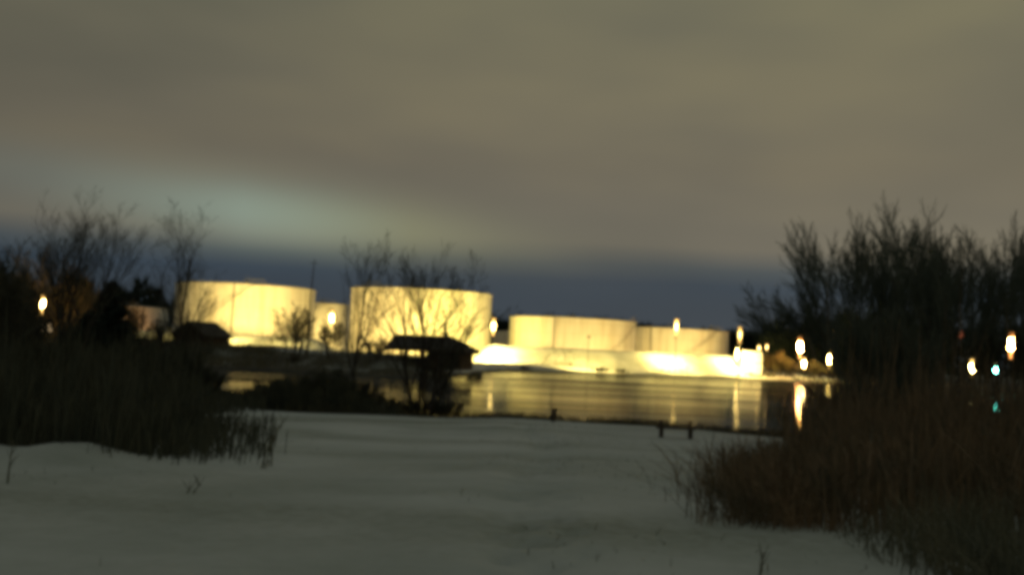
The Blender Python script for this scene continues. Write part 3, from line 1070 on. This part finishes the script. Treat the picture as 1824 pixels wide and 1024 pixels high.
for i, (px, Y, h, lab) in enumerate([
        (505, 60, 1.5, 'low black thicket at the near shore below the slim mast'),
        (548, 59, 1.9, 'black thicket at the near shore left of the slender tree'),
        (592, 58.5, 2.1, 'tallest black thicket at the near shore by the slender tree'),
        (640, 59, 1.6, 'black thicket round the foot of the slender tree'),
        (690, 60, 1.0, 'small black thicket past the slender tree'),
        (745, 60.2, 0.9, 'small thicket at the foot of the pavilion trees'),
        (800, 60, 0.8, 'small thicket under the thin sapling'),
        (40, 34, 1.9, 'dark thicket rising from the reeds at the picture edge'),
        (110, 38, 2.0, 'dark thicket rising from the reeds under the tall tree'),
        (185, 42, 2.2, 'dark thicket rising from the reeds under the evergreen'),
        (250, 50, 2.4, 'dark thicket below the brownish tank'),
        (310, 56, 2.3, 'dark thicket round the foot of the tree by the big tank'),
        (360, 60, 1.7, 'dark thicket just below the hut'),
        (300, 25, 0.9, 'bush in the thinning reeds near the open snow'),
        (215, 24, 1.2, 'bush in the reeds behind the snow mound')]):
    woody('shrub', lab, 'shrub', xat(px, Y), Y, h, 200 + i, 11, 26, P_(SHRUB, kids=[10, 8, 5], first=[0.12, 0.15, 0.1], rmin=0.004 + Y * 0.00012), 0.02 * h ** 0.5, group='dark thickets on the near bank', parts=('stems', 'twigs'), base_r=0.35 + 0.3 * h, mats=('bark', 'reed_black'))
for i, (X_, h, lab) in enumerate([(17.5, 1.1, 'little dark bush at the foot of the dull stretch of the dike'), (22.0, 0.9, 'little dark bush at the foot of the dike nearer the tall lamp'),
                                   (3.0, 0.7, 'little bush at the foot of the dike near its start')]):
    Y = float(shore_far(X_)) + 3.0
    woody('shrub', lab, 'shrub', X_, Y, h, 260 + i, 12, 32, P_(SHRUB, rmin=0.018), 0.03, group='bare shrubs round the pond', parts=('stems', 'twigs'), base_r=1.2)
# lit shrubs on the far shore
for i, (px, Y, h, lab) in enumerate([
        (1378, 241, 4.6, 'lit shrub next to the white cabin'),
        (1402, 243, 4.2, 'lit shrub just before the strong orange lamp'),
        (1447, 244, 3.4, 'lit shrub between the orange lamp and the last yellow lamp'),
        (1490, 243, 3.3, 'lit shrub farthest along the shore, past the last yellow lamp')]):
    woody('shrub', lab, 'shrub', xat(px, Y), Y, h, 60 + i, 10, 24, P_(SHRUB, rmin=0.022), 0.07, mats=('grass', 'grass'), group='lit shrubs on the far shore', parts=('stems', 'twigs'), base_r=1.6)

# the big willows on the right
WIL = P_(SHRUB, max=3, kids=[9, 7, 5], rmin=0.009, ang=[14, 16, 20], up=0.035, wander=0.04, first=[0.40, 0.12, 0.1], ratio=[0.50, 0.52, 0.5], rr=0.55, zmin=4.2)
for i, (px, Y, h, st, spr, ln, lab) in enumerate([
        (1590, 52, 7.6, 24, 13, -0.95, 'low spreading outermost willow leaning toward the pond'),
        (1572, 47, 7.8, 20, 14, -0.04, 'tallest willow thicket, just behind the spreading outermost one'),
        (1640, 45, 7.2, 18, 14, 0.0, 'upright willow thicket in the middle of the group'),
        (1690, 41, 6.9, 14, 13, 0.0, 'willow with a thick dark stem above the dim red lamp'),
        (1752, 47, 7.6, 12, 16, 0.0, 'willow thicket before the green signal'),
        (1868, 42, 7.4, 14, 18, 0.0, 'willow thicket cut by the picture edge'),
        (1582, 40, 4.4, 16, 14, 0.03, 'short dense willow in front of the tall ones'),
        (1815, 50, 7.2, 12, 18, 0.0, 'thin willow behind the edge thicket'),
        (1540, 58, 6.8, 18, 17, -0.10, 'dark bushy willow at the back, behind the tallest thicket'),
        (1655, 57, 6.8, 18, 17, 0.0, 'dark bushy willow at the back, behind the middle thicket')]):
    woody('willow', lab, 'willow', xat(px, Y), Y, h, 80 + i, st, spr, P_(WIL, kids=[11, 9, 5], first=[0.42, 0.1, 0.1], ratio=[0.42, 0.5, 0.5], ang=[26, 24, 24], rmin=0.010, up=0.005, zmin=4.5) if i == 0 else P_(WIL, zmin=1.2) if i == 6 else P_(WIL, kids=[9, 7, 4], rmin=0.009) if i >= 8 else WIL, 0.0055 * h, mats=('bark', 'willow'), group='bare willows by the near shore', parts=('trunk', 'crown'), base_r=1.3,
          lean=(ln, 0))


# evergreen
def evergreen(label, X, Y, h, rad, seed):
    rg = random.Random(seed)
    z0 = gz(X, Y)
    root = empty('evergreen_tree', (X, Y, z0 - 0.1))
    tag(root, label, 'evergreen')
    mb = MB()
    mb.tube([(0, 0, 0), (0, 0, h * 0.5), (0, 0, h * 0.97)], [0.16, 0.1, 0.02], 7)
    v, f = [], []
    for k in range(130):
        t = (k + rg.random()) / 130
        z = h * (0.06 + 0.92 * t)
        az = rg.uniform(0, 6.283)
        L = rad * (1 - t) ** 0.75 * rg.uniform(0.65, 1.1) + 0.25
        d = Vector((math.cos(az), math.sin(az), rg.uniform(0.1, 0.6))).normalized()
        mb.tube([(0, 0, z), Vector((0, 0, z)) + d * L], [0.03, 0.008], 4, False)
        for j in range(46):
            s = rg.uniform(0.15, 1.05)
            c = Vector((0, 0, z)) + d * (L * s) + Vector((rg.gauss(0, 0.14), rg.gauss(0, 0.14), rg.gauss(0, 0.12)))
            a = Vector((rg.gauss(0, 1), rg.gauss(0, 1), rg.gauss(0.6, 1))).normalized()
            b = a.orthogonal().normalized() * 0.10
            a = a * rg.uniform(0.18, 0.42)
            n = len(v)
            v += [c - b, c + b, c + a]
            f.append((n, n + 1, n + 2))
    mb.build('trunk', M['bark'], root)
    mesh('crown', v, f, M['needle'], root)


evergreen('dense black evergreen between the tall bare tree and the brownish tank', xat(192, 86), 86, 7.4, 2.6, 4)
evergreen('smaller black evergreen hugging the foot of the bare trees', xat(160, 82), 82, 4.6, 2.3, 5)


# ================================================================== reeds and grasses (nobody could count them)
def blades(name, label, X, Y, H, mat, lean=0.25, width=0.012, plume=0.0, seed=1, dirx=0.0):
    r = np.random.default_rng(seed)
    n = len(X)
    Z = height(X, Y) - 0.03
    az = r.uniform(0, 2 * np.pi, n)
    ln = np.abs(r.normal(0, lean, n)) * H * np.where(r.uniform(0, 1, n) < 0.12, 2.6, 1.0)
    width = width * r.uniform(0.5, 1.5, n)
    H = H * np.where(r.uniform(0, 1, n) < 0.3, r.uniform(0.35, 0.8, n), 1.0) * np.where(r.uniform(0, 1, n) < 0.04, 1.3, 1.0)
    dx = np.cos(az) * ln + dirx * H
    dy = np.sin(az) * ln
    fa = r.uniform(-0.9, 0.9, n)               # blade facing
    wx, wy = np.cos(fa) * width * 0.5, np.sin(fa) * width * 0.5
    ts = [0.0, 0.45, 0.8, 1.0]
    ws = [1.0, 0.9, 0.6, 0.12]
    if plume > 0:
        ws = [0.8, 0.8, 0.7, 0.15]
    V = np.zeros((n, 8, 3))
    for i, (t, w) in enumerate(zip(ts, ws)):
        cx = X + dx * t ** 1.8
        cy = Y + dy * t ** 1.8
        cz = Z + H * t * (1 - 0.12 * t * (ln / np.maximum(H, 0.01)))
        if plume > 0 and i == 2:
            w = w * plume
        V[:, 2 * i, 0] = cx - wx * w
        V[:, 2 * i, 1] = cy - wy * w
        V[:, 2 * i, 2] = cz
        V[:, 2 * i + 1, 0] = cx + wx * w
        V[:, 2 * i + 1, 1] = cy + wy * w
        V[:, 2 * i + 1, 2] = cz
    base = (np.arange(n) * 8)[:, None, None]
    F = np.array([[0, 1, 3, 2], [2, 3, 5, 4], [4, 5, 7, 6]])[None] + base
    o = mesh(name, V.reshape(-1, 3), F.reshape(-1, 4).tolist(), M[mat])
    tag(o, label, kind='stuff')
    return o


def scatter(n, x0, x1, y0, y1, dens, seed):
    r = np.random.default_rng(seed)
    X = r.uniform(x0, x1, n * 3)
    Y = r.uniform(y0, y1, n * 3)
    k = dens(X, Y) > r.uniform(0, 1, n * 3)
    return X[k][:n], Y[k][:n]


def clump(X, Y, k=1.1, s=0.0):
    return 0.5 + 0.5 * np.clip(wob(X + s, Y - s, k, 1.6), -1, 1)


def px_of(X, Y):
    return 912 + FPX * X / Y


def cap(X, Y, H):
    # low where the arm of the pond is open to view
    rows = np.interp(px_of(X, Y), [-100, 0, 230, 330, 370, 395, 505, 530, 600, 660, 690, 760], [5, 22, 28, 50, 75, 98, 98, 55, 55, 85, 110, 120])
    lim = EYE - rows / FPX * Y - height(X, Y)
    return np.minimum(H, np.maximum(lim, 0.12) * np.random.default_rng(3).uniform(0.30, 1.15, len(X)) * (0.72 + 0.5 * clump(X, Y, 0.7, 8)))


# left bed: tall black reeds, thinning to the right
def d_left(X, Y):
    px = px_of(X, Y)
    edge = sst(500, 250, px) * 0.9 + 0.1 * sst(530, 480, px)
    return edge * (0.35 + 0.65 * clump(X, Y, 1.3)) * sst(18.2, 20.0, Y + 0.5 * np.sin(X * 1.7))


r_ = np.random.default_rng(5)
X, Y = scatter(21000, -19, -3.5, 18, 34, d_left, 21)
px = px_of(X, Y)
Hh = (0.75 + 1.15 * sst(420, 160, px)) * r_.uniform(0.45, 1.15, len(X)) * (0.7 + 0.45 * clump(X, Y, 0.8, 3))
blades('reeds', 'tall dark reeds beyond the snow mound, at the picture edge', X, Y, cap(X, Y, Hh), 'reed_black', 0.16, 0.020, 1.6, 6, 0.03)
X, Y = scatter(16000, -34, -12, 34, 62, lambda X, Y: 0.4 + 0.6 * clump(X, Y, 0.5), 22)
blades('reeds', 'dark reed belt behind the near reeds, below the bare trees', X, Y, cap(X, Y, r_.uniform(0.9, 2.6, len(X)) * (0.6 + 0.5 * clump(X, Y, 0.4, 2))), 'reed_black', 0.14, 0.038, 1.5, 7)
X, Y = scatter(9000, -46, -17, 62, 100, lambda X, Y: (Y < shore_near(X) + 0.5) * (0.4 + 0.6 * clump(X, Y, 0.4)), 23)
blades('reeds', 'dark reeds along the hidden arm of the pond', X, Y, cap(X, Y, r_.uniform(1.0, 2.4, len(X))), 'reed_black', 0.14, 0.055, 1.5, 8)
# clump on the near shore under the slender tree
X, Y = scatter(9000, -14.5, -5.5, 56.5, 61.5, lambda X, Y: (Y < shore_near(X) + 0.8) * np.exp(-((X + 10.2) / 3.0) ** 2) * (0.5 + 0.5 * clump(X, Y, 0.9)), 24)
blades('reeds', 'black reed clump at the water edge under the slender tree', X, Y, r_.uniform(0.5, 2.7, len(X)) * (0.35 + 0.75 * np.exp(-((X + 10.4) / 2.4) ** 2)) * (0.5 + 0.6 * clump(X, Y, 0.9)), 'reed_black', 0.22, 0.026, 1.5, 9)
# grass strip along the near shore
X, Y = scatter(17000, -15, 26, 46, 64, lambda X, Y: sst(5.5 + 6.0 * sst(2, 16, X), 0.3, shore_near(X) - Y) * (Y < shore_near(X) + 0.2) * (0.25 + 0.75 * clump(X, Y, 0.9)), 25)
blades('grass', 'rough dark grass fringe between the snow and the water', X, Y, r_.uniform(0.12, 0.50, len(X)), 'grass', 0.35, 0.030, 0, 10)
# right bed
def d_right(X, Y):
    px = px_of(X, Y)
    lo = np.interp(Y, [8, 10, 13, 16, 22, 34, 50], [1560, 1490, 1340, 1325, 1380, 1420, 1440])
    return sst(-60, 90, px - lo) * (0.30 + 0.70 * clump(X, Y, 1.2, 9))


X, Y = scatter(20000, 2, 17, 12.6, 30, d_right, 26)
px = px_of(X, Y)
Hh = (0.55 + 1.15 * sst(1330, 1720, px)) * r_.uniform(0.4, 1.15, len(X)) * (0.65 + 0.5 * clump(X, Y, 0.9, 5))
blades('reeds', 'rusty brown reeds filling the near side under the willows', X, Y, np.minimum(Hh, (EYE - 0.008 * Y - height(X, Y)) * np.random.default_rng(8).uniform(0.3, 0.95, len(X)) * (0.6 + 0.5 * clump(X, Y, 0.8, 2))), 'reed_red', 0.24, 0.017, 2.2, 11, -0.04)
X, Y = scatter(12000, 8, 30, 30, 55, lambda X, Y: d_right(X, Y) * (Y < shore_near(X)), 27)
blades('reeds', 'dark reeds at the willow roots', X, Y, r_.uniform(0.8, 2.5, len(X)) * (0.6 + 0.5 * clump(X, Y, 0.5, 1)), 'reed_red', 0.18, 0.034, 1.8, 12)
# drooping grass on the front of the right bed
X, Y = scatter(7000, 1.5, 8.0, 12.2, 18.5, lambda X, Y: np.exp(-((px_of(X, Y) - 1375) / 80) ** 2) * (0.3 + 0.7 * clump(X, Y, 1.6, 4)), 28)
blades('grass', 'drooping brown grass spilling onto the snow before the rusty reeds', X, Y, r_.uniform(0.35, 0.95, len(X)), 'reed_red', 0.55, 0.012, 1.3, 13, -0.10)
X, Y = scatter(5000, 3.5, 8.0, 7.6, 12.6, lambda X, Y: sst(1440, 1760, px_of(X, Y)) * (0.2 + 0.8 * clump(X, Y, 1.9, 7)), 29)
blades('grass', 'dark grass in the near corner below the rusty reeds', X, Y, r_.uniform(0.2, 0.75, len(X)) * sst(1400, 1700, px_of(X, Y)) + 0.06, 'reed', 0.45, 0.010, 1.2, 14)
X, Y = scatter(2600, -9, 9, 8.0, 50, lambda X, Y: sst(0.55, 0.9, clump(X, Y, 0.55, 13)) * 0.8 + 0.03, 34)
blades('grass', 'sparse dead grass tips poking through the open snow', X, Y, r_.uniform(0.03, 0.13, len(X)), 'grass', 0.5, 0.008, 0, 19)
# taller lone stalks that carry the beds up into the bushes behind
X, Y = scatter(1500, 6, 22, 18, 44, lambda X, Y: sst(1420, 1560, px_of(X, Y)) * (0.3 + 0.7 * clump(X, Y, 0.7, 6)), 35)
blades('reeds', 'tall lone stalks standing above the rusty reeds', X, Y, r_.uniform(1.8, 3.6, len(X)), 'reed_red', 0.12, 0.018, 1.4, 20)
X, Y = scatter(900, -24, -7, 21, 46, lambda X, Y: sst(400, 260, px_of(X, Y)) * (0.2 + 0.8 * clump(X, Y, 0.6, 4)), 36)
blades('reeds', 'tall lone stalks standing above the dark reeds', X, Y, r_.uniform(1.6, 3.2, len(X)), 'reed_black', 0.12, 0.022, 1.4, 21)
# far bank grasses
X, Y = scatter(9000, -62, -6, 130, 152, lambda X, Y: sst(-0.5, 1, Y - shore_far(X)) * (0.3 + 0.7 * clump(X, Y, 0.4)) * (0.30 + 0.7 * sst(-28, -36, X)), 30)
blades('grass', 'rank dark grass over the far bank round the hut and pavilion', X, Y, r_.uniform(0.3, 1.1, len(X)), 'reed', 0.3, 0.06, 0, 15)
X, Y = scatter(5000, -10, 72, 170, 246, lambda X, Y: sst(-0.3, 0.2, Y - shore_far(X)) * sst(4.0, 0.5, Y - shore_far(X)) * clump(X, Y, 0.3), 31)
blades('grass', 'thin grass along the far waterline below the dike', X, Y, r_.uniform(0.2, 0.7, len(X)), 'grass', 0.3, 0.05, 0, 16)
X, Y = scatter(7000, -4, 58, 212, 252, lambda X, Y: sst(0.50, 0.85, clump(X, Y, 0.28, 11)) * (np.abs(Y - dike_y(X) + 7) < 5) * (0.35 + 0.65 * sst(3, -3, Y - dike_y(X) + 8)), 32)
blades('grass', 'tufts of dead grass poking from the snow on the dike', X, Y, r_.uniform(0.2, 1.0, len(X)), 'grass', 0.4, 0.06, 0, 17)
X, Y = scatter(900, -80, -40, 221, 229, lambda X, Y: 0.2 + 0.8 * clump(X, Y, 0.5, 3), 33)
blades('grass', 'dead grass poking from the lit snow before the big tank', X, Y, r_.uniform(0.3, 1.1, len(X)), 'grass', 0.25, 0.06, 0, 18)


# far woods: one dark mass of bare trees
def woods(name, label, spots, seed, dark='needle'):
    r = np.random.default_rng(seed)
    V, F = [], []
    nb = 0
    for (X0, Y0, h, w) in spots:
        z0 = gz(X0, Y0) - 0.2
        n = 230
        t = r.beta(1.6, 1.1, n)
        az = r.uniform(0, 6.283, n)
        rr = np.sqrt(r.uniform(0, 1, n)) * w * np.sin(np.pi * np.clip(0.12 + 0.80 * t, 0, 1)) ** 0.8
        bx, by, bz = X0 + np.cos(az) * rr, Y0 + np.sin(az) * rr, z0 + h * (0.06 + 0.86 * t)
        L = h * r.uniform(0.08, 0.22, n)
        ox, oy = np.cos(az) * L * 0.45, np.sin(az) * L * 0.45
        wd = r.uniform(0.10, 0.30, n) * (h / 14)
        fa = r.uniform(-0.7, 0.7, n)
        A = np.stack([bx - wd * np.cos(fa), by - wd * np.sin(fa), bz], 1)
        B = np.stack([bx + wd * np.cos(fa), by + wd * np.sin(fa), bz], 1)
        Cc = np.stack([bx + ox, by + oy, bz + L], 1)
        V.append(np.stack([A, B, Cc], 1).reshape(-1, 3))
        F.append((np.arange(n * 3).reshape(-1, 3) + nb))
        nb += n * 3
        tv = np.array([[X0 - 0.22, Y0, z0], [X0 + 0.22, Y0, z0], [X0 + 0.05, Y0, z0 + h * 0.9]])
        V.append(tv)
        F.append(np.array([[nb, nb + 1, nb + 2]]))
        nb += 3
    o = mesh(name, np.concatenate(V), np.concatenate(F).tolist(), M[dark])
    tag(o, label, kind='stuff')
    return o


r_ = np.random.default_rng(77)
woods('far_woods', 'low dark line of woods beyond the tanks', [(x + r_.uniform(-2, 2), 430 + r_.uniform(-15, 15), r_.uniform(13, 15.5) + 1.0 * math.sin(x * 0.06), r_.uniform(3, 5)) for x in np.arange(-20, 150, 1.3)], 1)
woods('far_woods', 'black woods behind the lamps on the far side of the willows', [(x + r_.uniform(-2, 2), 285 + r_.uniform(-12, 12), r_.uniform(10, 14.5) + 3 * sst(66, 90, x), r_.uniform(2.5, 4.0)) for x in np.arange(66, 190, 1.5)], 2)
woods('far_woods', 'dark woods round the lit house', [(x + r_.uniform(-2, 2), 300 + 0.2 * (x + 100) + r_.uniform(-14, 14) + (14 if x > -112 else 0), r_.uniform(10, 18), r_.uniform(2.5, 4.5)) for x in np.arange(-215, -84, 1.8)], 3)


# single dry weeds in the near snow
def weed(label, px, py, Y, h, lean, seed, n=2):
    p = at(px, py, Y)
    rg = random.Random(seed)
    root = empty('dry_weed', (p.x, Y, gz(p.x, Y) - 0.03))
    tag(root, label, 'weed', 'dry weeds in the snow')
    for k in range(n):
        mb = MB()
        l = lean + rg.uniform(-0.1, 0.1)
        a = Vector((rg.uniform(-0.05, 0.05), 0, 0))
        hh = h * rg.uniform(0.75, 1.0)
        pts = [a + Vector((l * hh * t ** 1.6, 0.05 * t, hh * t)) for t in (0, 0.35, 0.7, 1.0)]
        mb.tube(pts, [0.011, 0.010, 0.007, 0.004], 5)
        for j in range(4):
            t = rg.uniform(0.4, 0.95)
            q = a + Vector((l * hh * t ** 1.6, 0.05 * t, hh * t))
            mb.tube([q, q + Vector((rg.uniform(-0.1, 0.12), rg.uniform(-0.1, 0.1), 0.13))], [0.005, 0.003], 3)
        mb.build('stem', M['reed'], root)


weed('long leaning dry weed at the end of the dark reeds', 468, 830, 18.6, 0.95, 0.38, 1, 3)
weed('short dry weed in the near snow below the rusty reeds', 1344, 1016, 9.2, 0.30, 0.10, 2, 1)
weed('dry weed in front of the snow mound at the picture edge', 10, 884, 14.6, 0.62, 0.08, 3, 2)
weed('tiny broken weed alone in the open snow', 337, 893, 14.3, 0.16, 0.5, 4, 2)
